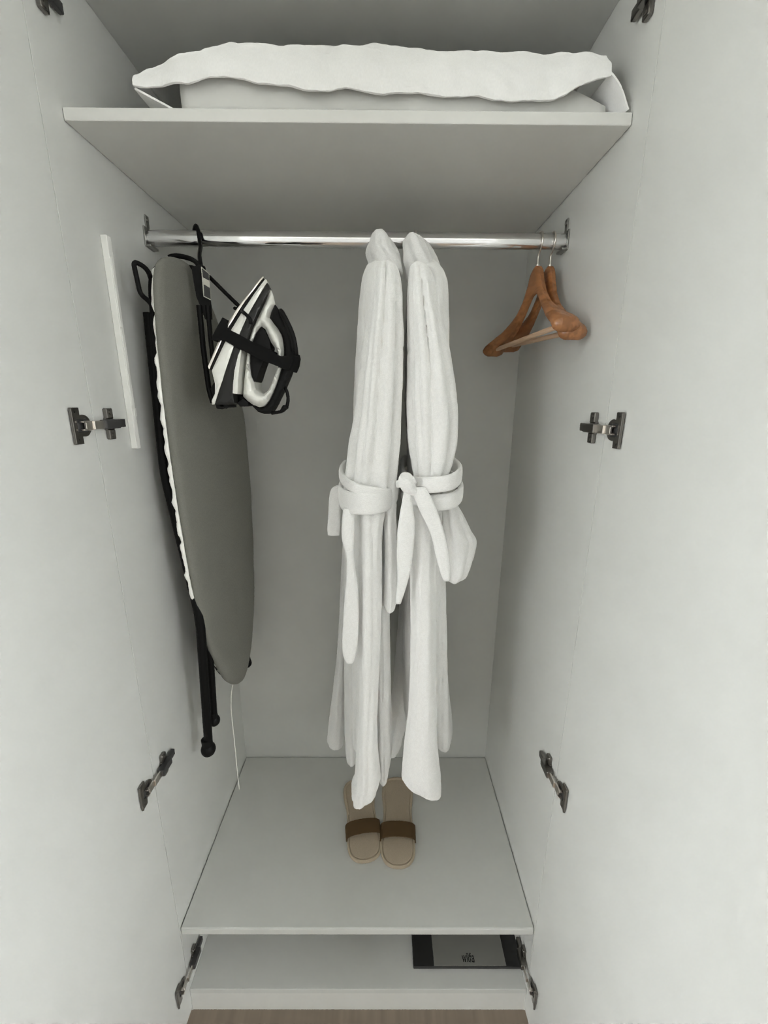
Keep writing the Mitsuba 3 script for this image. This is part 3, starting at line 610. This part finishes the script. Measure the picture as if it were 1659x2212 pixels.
part(bo, 'iron_rest', bent([tuple(bw(.02, 1.955, -.018)), (0.0672, 0.135, 1.9728), (0.0514, 0.115, 1.9816), (0.0571, 0.115, 1.9207), (0.0644, 0.135, 1.9116), tuple(bw(.03, 1.88, -.018))], .0046, 12, .014), 'black_metal', True, label='bent black wire iron rest')
part(bo, 'drawstring', tube([(0.0902, 0.29, 0.882), (0.0784, 0.29, 0.8121), (0.0766, 0.29, 0.7088), (0.0784, 0.285, 0.6063), (0.0803, 0.28, 0.5378), (0.083, 0.275, 0.4964)], .0014, 60, 8), 'cotton_cord', True, label='thin white cord hanging from the nose')

# ------------------------------------------------------------------ hanging holder for board and iron
ho = thing('iron_holder', 'black metal hanging holder hooked over the rail, carrying the iron beside the board', 'hanger')
hp = [(0.1309, 0.25, 1.9867), (0.1292, 0.25, 2.0102)]
part(ho, 'hook', tube([(0.1516, 0.2, 1.9737), (0.1483, 0.205, 2.0002), (0.1395, 0.225, 2.0258), (0.1335, 0.25, 2.05)] + [(.1265, .2655, 2.070), (.125, .267, 2.085), (.119, .275, 2.0985), (.111, .287, 2.1015), (.1035, .299, 2.098), (.0995, .3045, 2.088)], .0042, 60, 10), 'black_metal', True)
def slab(pts, y, th):
    p = np.array(pts)[:, [0, 2]]
    cs = m3.CrossSection([p])
    if cs.area() < 1e-9: cs = m3.CrossSection([p[::-1]])
    m = tm(m3.Manifold.extrude(cs.offset(-.0008, m3.JoinType.Round, 2, 12).offset(.0008, m3.JoinType.Round, 2, 12), th)); v = m.vertices.copy()
    m.vertices = np.stack([v[:, 0], y + th - v[:, 2], v[:, 1]], 1)
    if m.volume < 0: m.invert()
    return m
part(ho, 'back_plate', slab([(0.1309, 0.2, 1.9942), (0.1533, 0.2, 1.9988), (0.1606, 0.2, 1.9738), (0.1641, 0.2, 1.9188), (0.1633, 0.2, 1.8907), (0.149, 0.2, 1.8906), (0.1346, 0.2, 1.9371), (0.1316, 0.2, 1.9736)], .197, .006), 'black_plastic', label='black upright plate')
part(ho, 'rail', bent([(0.1397, 0.195, 1.9176), (0.1411, 0.192, 1.8223), (0.1449, 0.192, 1.7377), (0.1509, 0.192, 1.7121)], .0058, 12), 'black_metal', True)
part(ho, 'rail', bent([(0.1583, 0.194, 1.9175), (0.1604, 0.19, 1.8319), (0.163, 0.19, 1.763), (0.1663, 0.19, 1.7204)], .0050, 12), 'black_metal', True)
part(ho, 'heat_plate', slab([(0.1494, 0.19, 1.7427), (0.1775, 0.19, 1.783), (0.1815, 0.19, 1.7123), (0.1716, 0.19, 1.6977), (0.1592, 0.19, 1.7018)], .188, .008), 'black_plastic')
part(ho, 'board_arm', tube([(0.0559, 0.262, 2.031), (0.0762, 0.262, 2.034), (0.0968, 0.262, 2.0304), (0.1276, 0.235, 2.0124), (0.1539, 0.204, 1.9928)], .0052, 40, 10), 'black_metal', True)
part(ho, 'board_arm', tube([(0.0855, 0.262, 2.0143), (0.1072, 0.245, 2.0077), (0.1393, 0.205, 1.9912)], .0038, 20, 10), 'black_metal', True)
part(ho, 'cradle_arm', bent([(0.1658, 0.2, 1.9756), (0.1929, 0.196, 1.9494), (0.2398, 0.183, 1.9057)], .0042, 12), 'black_metal', True)
part(ho, 'cradle_clip', bent([(0.2237, 0.175, 1.9086), (0.2511, 0.12, 1.8959), (0.2803, 0.062, 1.8764), (0.2905, 0.058, 1.866), (0.2907, 0.058, 1.8579)], .0034, 12), 'black_metal', True)
tg = part(ho, 'label_tag', slab([(0.1556, 0.187, 1.992), (0.171, 0.187, 1.9793), (0.1701, 0.187, 1.9262), (0.1548, 0.187, 1.9334)], .1855, .0012), 'tag_print', label='black label with pale print')
part(tg, 'black_field', slab([(0.1575, 0.185, 1.9883), (0.1706, 0.185, 1.9774), (0.1703, 0.185, 1.9645), (0.1579, 0.185, 1.9707)], .1846, .0007), 'tag_black')
part(tg, 'black_field', slab([(0.1582, 0.185, 1.9573), (0.1703, 0.185, 1.9502), (0.1701, 0.185, 1.9281), (0.1568, 0.185, 1.9348)], .1846, .0007), 'tag_black')

# ------------------------------------------------------------------ steam iron, nose up
ir = thing('steam_iron', 'silver and black steam iron strapped nose-up to the black holder', 'iron')
IYC = .12
TIP = np.array([0.305, 1.9551]); HEEL = np.array([0.2171, 1.7085])
axd = (HEEL - TIP); LEN = np.linalg.norm(axd); axd = axd / LEN
def halfwidth(x, z):
    s_ = ((np.stack([x, z], 1) - TIP) @ axd) / LEN
    return .054 * np.clip(s_ + .012, .003, 1) ** .62 * np.interp(s_, [0, .75, 1.0, 1.1], [1, 1, .86, .75])
def iron_layer(name, poly, wf, mat, bev=.0022, holes=(), label=None, dome=0.0, ref=.008):
    cs = m3.CrossSection([np.array(poly)])
    if cs.area() < 0 or cs.is_empty(): cs = m3.CrossSection([np.array(poly)[::-1]])
    cs = cs.offset(-.0009, m3.JoinType.Round, 2, 16).offset(.0009, m3.JoinType.Round, 2, 16)
    for hpoly in holes:
        h_ = m3.CrossSection([np.array(hpoly)])
        if h_.is_empty(): h_ = m3.CrossSection([np.array(hpoly)[::-1]])
        cs = cs - h_.offset(.0005, m3.JoinType.Round, 2, 16)
    body = m3.Manifold.extrude(cs, 2.0).translate((0, 0, -1)).refine_to_length(ref)
    from shapely.geometry import Polygon, Point
    import shapely
    polys = [Polygon(c) for c in cs.to_polygons()]
    big = max(polys, key=lambda q: q.area); bound = shapely.union_all([q.exterior for q in polys])
    m = tm(body); v = m.vertices
    hw = halfwidth(v[:, 0], v[:, 1]) * wf
    dist = shapely.distance(shapely.points(v[:, 0], v[:, 1]), bound)
    k = v[:, 2]
    ed = bev * (1 - np.clip(dist / (bev * 1.6 + 1e-9), 0, 1)) ** 2 + dome * (1 - np.clip(dist / .02, 0, 1)) ** 2
    m.vertices = np.stack([v[:, 0], IYC + k * np.maximum(hw - ed, .002), v[:, 1]], 1)
    if m.volume < 0: m.invert()
    return part(ir, name, m, mat, 35, label=label)
iron_layer('soleplate', [(0.3033, 1.9558), (0.3058, 1.9537), (0.2628, 1.8954), (0.2327, 1.8502), (0.1964, 1.7755), (0.1942, 1.7818), (0.2265, 1.8502), (0.2546, 1.8922)], 1.02, 'bright_steel', .001, label='bright metal soleplate')
iron_layer('sole_gap', [(0.3048, 1.9515), (0.3074, 1.9498), (0.2668, 1.8909), (0.2404, 1.8503), (0.2015, 1.7743), (0.1969, 1.7758), (0.2328, 1.8517), (0.2618, 1.8937)], .92, 'black_plastic', .001)
iron_layer('lower_skirt', [(0.3071, 1.9498), (0.3097, 1.9505), (0.3123, 1.9448), (0.2735, 1.879), (0.2568, 1.8432), (0.2457, 1.8213), (0.2215, 1.7593), (0.1997, 1.7092), (0.1938, 1.7084), (0.1944, 1.7161), (0.2026, 1.7301), (0.2045, 1.7501), (0.2007, 1.7743), (0.2404, 1.8503), (0.2668, 1.8909)], 1.0, 'silver_plastic', label='silver lower skirt')
iron_layer('water_tank', [(0.3119, 1.944), (0.3175, 1.9321), (0.2993, 1.8981), (0.2789, 1.8584), (0.2701, 1.8339), (0.2608, 1.8148), (0.2468, 1.7776), (0.2406, 1.7442), (0.2384, 1.7288), (0.2399, 1.7118), (0.2251, 1.7085), (0.1993, 1.7084), (0.2215, 1.7586), (0.2457, 1.8206), (0.2568, 1.8425), (0.2734, 1.8783)], .97, 'tank_plastic', label='dark water tank')
iron_layer('trim_strip', [(0.259, 1.8155), (0.2608, 1.8141), (0.2545, 1.7746), (0.2484, 1.7297), (0.239, 1.7307), (0.2408, 1.7457), (0.2461, 1.7761), (0.2536, 1.803)], .99, 'silver_plastic', .0008)
sil = [(0.3175, 1.9328), (0.3214, 1.9219), (0.3245, 1.9053), (0.3173, 1.8927), (0.3126, 1.8793), (0.3211, 1.868), (0.3293, 1.858), (0.3354, 1.8473), (0.3386, 1.8358), (0.3396, 1.8197), (0.3387, 1.8035), (0.3361, 1.7901), (0.3326, 1.7797), (0.3247, 1.757), (0.3136, 1.7324), (0.3046, 1.7168), (0.2951, 1.7066), (0.2853, 1.7039), (0.2719, 1.7088), (0.2612, 1.7166), (0.2526, 1.7258), (0.2581, 1.7596), (0.2628, 1.7897), (0.2663, 1.8134), (0.27, 1.8331), (0.2789, 1.8584), (0.2993, 1.8981)]
hole = [(0.2969, 1.8621), (0.3027, 1.8571), (0.3081, 1.8457), (0.3142, 1.8312), (0.3207, 1.8225), (0.3262, 1.8108), (0.3294, 1.7975), (0.3249, 1.7826), (0.3229, 1.7751), (0.3133, 1.7523), (0.3052, 1.7377), (0.2968, 1.7315), (0.2889, 1.733), (0.2805, 1.7399), (0.278, 1.7536), (0.2736, 1.7657), (0.2718, 1.7897), (0.274, 1.8134), (0.2784, 1.831), (0.2859, 1.8484)]
iron_layer('handle_shell', sil, .80, 'silver_plastic', .003, [hole], label='silver shell with the handle loop', dome=.010, ref=.006)
iron_layer('rear_core', [(0.2968, 1.8611), (0.304, 1.8536), (0.3122, 1.8356), (0.3141, 1.8225), (0.3109, 1.8151), (0.3004, 1.7988), (0.2946, 1.7869), (0.2875, 1.7718), (0.2833, 1.7612), (0.2786, 1.7536), (0.2736, 1.7657), (0.2718, 1.7897), (0.274, 1.8134), (0.2784, 1.831), (0.2867, 1.8484)], .62, 'black_plastic', .003)
iron_layer('grip', [(0.3242, 1.9053), (0.3333, 1.8928), (0.3414, 1.8858), (0.3503, 1.866), (0.3585, 1.846), (0.3621, 1.8243), (0.3638, 1.8096), (0.3589, 1.7903), (0.3519, 1.7753), (0.3439, 1.7586), (0.335, 1.7417), (0.3234, 1.7216), (0.3136, 1.7044), (0.303, 1.6902), (0.2916, 1.6901), (0.2797, 1.694), (0.2684, 1.7057), (0.2535, 1.7212), (0.2399, 1.7118), (0.2389, 1.7288), (0.2525, 1.7249), (0.2611, 1.7156), (0.2718, 1.7079), (0.2852, 1.703), (0.2951, 1.7057), (0.3046, 1.7159), (0.3136, 1.7315), (0.3246, 1.756), (0.3333, 1.7797), (0.3367, 1.7901), (0.3395, 1.8035), (0.3404, 1.8197), (0.3394, 1.8358), (0.3361, 1.8473), (0.3301, 1.858), (0.3219, 1.868), (0.313, 1.8788), (0.3179, 1.8927)], .50, 'black_plastic', .003, label='black handle grip', dome=.004, ref=.006)
iron_layer('heel_foot', [(0.1954, 1.7091), (0.2025, 1.7084), (0.2046, 1.7045), (0.1993, 1.6998), (0.1954, 1.7013)], .6, 'black_plastic', .001)
iron_layer('heel_foot', [(0.2115, 1.7092), (0.2203, 1.7093), (0.2198, 1.703), (0.2117, 1.7022)], .6, 'black_plastic', .001)
iron_layer('heel_foot', [(0.24, 1.7125), (0.2535, 1.7212), (0.2626, 1.7135), (0.262, 1.7064), (0.2458, 1.7048)], .6, 'black_plastic', .001)
st = [(0.2274, 1.8749), (0.2351, 1.8695), (0.2363, 1.8531), (0.2569, 1.8439), (0.2777, 1.8324), (0.2959, 1.8253), (0.3141, 1.8174), (0.3261, 1.8079), (0.3399, 1.8028), (0.3541, 1.8051), (0.3624, 1.814), (0.3643, 1.8052), (0.3605, 1.7903), (0.3535, 1.7768), (0.3433, 1.7782), (0.3325, 1.7834), (0.3186, 1.7885), (0.2986, 1.7956), (0.2759, 1.8075), (0.2488, 1.8206), (0.2295, 1.8314), (0.2092, 1.8313), (0.2039, 1.832), (0.2107, 1.8465)]
iron_layer('strap', st, 1.12, 'black_fabric', .001, label='black strap round the iron')
part(ir, 'cord', tube([(0.3394, 0.1, 1.8889), (0.3518, 0.075, 1.8747), (0.361, 0.072, 1.8567), (0.3685, 0.07, 1.8361), (0.3715, 0.07, 1.8169), (0.3712, 0.075, 1.8063)], .0042, 50, 10), 'black_plastic', True)
part(ir, 'cord', tube([(0.331, 0.13, 1.8933), (0.344, 0.1, 1.8772), (0.3524, 0.095, 1.8591), (0.3588, 0.095, 1.8382), (0.3617, 0.095, 1.8198), (0.3619, 0.1, 1.8089)], .0042, 50, 10), 'black_plastic', True)
part(ir, 'cord', tube([(0.3355, 0.115, 1.7446), (0.3409, 0.11, 1.7354), (0.3431, 0.108, 1.7232), (0.3422, 0.108, 1.7139), (0.3384, 0.11, 1.7047), (0.3317, 0.11, 1.6976), (0.3197, 0.112, 1.6936), (0.3043, 0.115, 1.6911)], .0035, 50, 10), 'black_plastic', True, label='loop of black mains cord')
part(ir, 'plug', loft([(0.3358, 0.11, 1.7085, 0.0036, 0.008), (0.3352, 0.11, 1.7031, 0.0072, 0.011), (0.3304, 0.11, 1.6976, 0.006, 0.011), (0.325, 0.11, 1.6929, 0.0048, 0.008)], 18, 14), 'black_plastic', 40)

# ------------------------------------------------------------------ slippers
def slipper(heel, toe, w, label):
    t = thing('slipper', label, 'slipper', 'pair of beige slippers')
    h_, t_ = np.array(heel), np.array(toe); d = t_ - h_; L = np.linalg.norm(d); d /= L; nn = np.array([-d[1], d[0]])
    u = np.array([0, .02, .06, .14, .26, .40, .55, .70, .82, .91, .96, .99, 1.0])
    hw = np.array([.14, .60, .84, .97, .95, .84, .86, .93, .96, .86, .68, .40, .12]) * w / 2
    from scipy.interpolate import PchipInterpolator
    uu = 1 - np.cos(np.linspace(0, 1, 60) * np.pi); uu = uu / 2
    ww = PchipInterpolator(u, hw)(uu)
    loop = np.vstack([np.stack([uu * L, ww], 1), np.stack([uu * L, -ww], 1)[::-1][1:-1]])
    loop = smooth_closed(loop, 160, 1.6)
    lc = np.array([L / 2, 0])
    def ins(p, q):
        tt = np.roll(p, -1, 0) - np.roll(p, 1, 0); tt /= np.linalg.norm(tt, axis=1, keepdims=True); n = np.stack([-tt[:, 1], tt[:, 0]], 1)
        if ((lc - p) * n).sum() < 0: n = -n
        return p + n * q
    def wld(p, z): return np.stack([h_[0] + p[:, 0] * d[0] + p[:, 1] * nn[0], h_[1] + p[:, 0] * d[1] + p[:, 1] * nn[1], ZF + z + 0 * p[:, 0]], 1)
    def stack(prof):
        m = rings([wld(lc + (ins(loop, min(q, .012)) - lc) * (1 - max(0, q - .012) * 8), z) for q, z in prof])
        return m
    part(t, 'sole', stack([(.06, .0004), (.004, .0004), (.001, .002), (0, .005), (.001, .0085), (.004, .0095), (.06, .0095)]), 'slipper_linen', 35)
    m = stack([(.08, .0090), (.009, .0090), (.0072, .0105), (.0085, .0125), (.012, .0135), (.03, .0138), (.06, .0136), (.09, .0136), (.115, .0136)])
    part(t, 'insole', m, 'slipper_linen', 40)
    lp = wld(ins(loop, .0035), .0105)
    part(t, 'binding', tube(lp, .0032, smooth=False, seg=8, closed=True), 'slipper_binding', True)
    # heel rim, low and soft
    k = (loop[:, 0] < .42 * L)
    # strap across the instep: an arched band with thickness
    a0, a1 = .595, .765
    R = []
    for q in np.linspace(0, 1, 25):
        ang = math.pi * q; yy = -math.cos(ang)
        half = w / 2 * .97
        base = np.array([[a0 * L, yy * half], [a1 * L, yy * half]])
        zz = .010 + .026 * (max(0, math.sin(ang))) ** .55
        p0, p1 = wld(base, zz)
        o = np.array([0, 0, 1.0]) * max(.25, math.sin(ang)); sd = np.array([nn[0], nn[1], 0]) * yy
        nrm = o + sd; nrm /= np.linalg.norm(nrm)
        dv = (p1 - p0); 
        R.append(np.array([p0, p0 + dv * .04 + nrm * .0022, p1 - dv * .04 + nrm * .0022, p1, p1 - dv * .04 - nrm * .0012, p0 + dv * .04 - nrm * .0012]))
    part(t, 'strap', rings(R), 'slipper_strap', 50, label='dark brown strap')
    # soft heel rim folded inwards
    sel = [i for i in range(len(loop)) if loop[i, 0] < .47 * L]
    i0 = max(range(len(sel)), key=lambda i: loop[sel[i], 1] if False else 0)
    pos = sorted(sel, key=lambda i: math.atan2(loop[i, 1], -(loop[i, 0] - .47 * L)))
    rim = wld(ins(loop, .006)[pos], .0135)
    taper = np.sin(np.linspace(0, math.pi, len(pos))) ** .5 * .0042 + .0012
    part(t, 'heel_rim', tube(rim, taper, smooth=False, seg=8), 'slipper_linen', True)
slipper([0.4548, 0.4498], [0.5005, 0.1628], .116, 'left beige slipper of the pair, set slightly farther back on the wardrobe floor')
slipper([0.6047, 0.4582], [0.5971, 0.1459], .116, 'right beige slipper of the pair, set nearer the front edge of the wardrobe floor')

# ------------------------------------------------------------------ bathroom scale in the lower compartment
sc = thing('bathroom_scale', 'flat black bathroom scale with grey centre panel in the lower compartment', 'scale')
sx0, sx1, sy0 = 0.642, 0.9661, 0.0403
sw = sx1 - sx0
part(sc, 'body', box(sx0, sx1, sy0, sy0 + .30, ZB + .0065, ZB + .0155, .002), 'scale_black')
part(sc, 'centre_panel', box(sx0 + .190 * sw, sx1 - .150 * sw, sy0 + .003, sy0 + .297, ZB + .014, ZB + .0164, .0005), 'scale_grey', label='grey centre panel')
for fx in (sx0 + .03, sx1 - .03):
    for fy in (sy0 + .03, sy0 + .27):
        part(sc, 'foot', cyl((fx, fy, ZB + .0002), (fx, fy, ZB + .008), .012, 20), 'black_plastic')
tx = meshkit.text_mesh('wilfa', .02, .0004, bold=True)
tx.apply_translation([-tx.bounds[:, 0].mean(), 0, 0])
tw = tx.extents[0]
tx.vertices[:, 0] *= .036 / tw
tx.apply_translation([0.8073, 0.0516, ZB + .0163])
part(sc, 'lettering', tx, 'ink', label='small dark lettering')
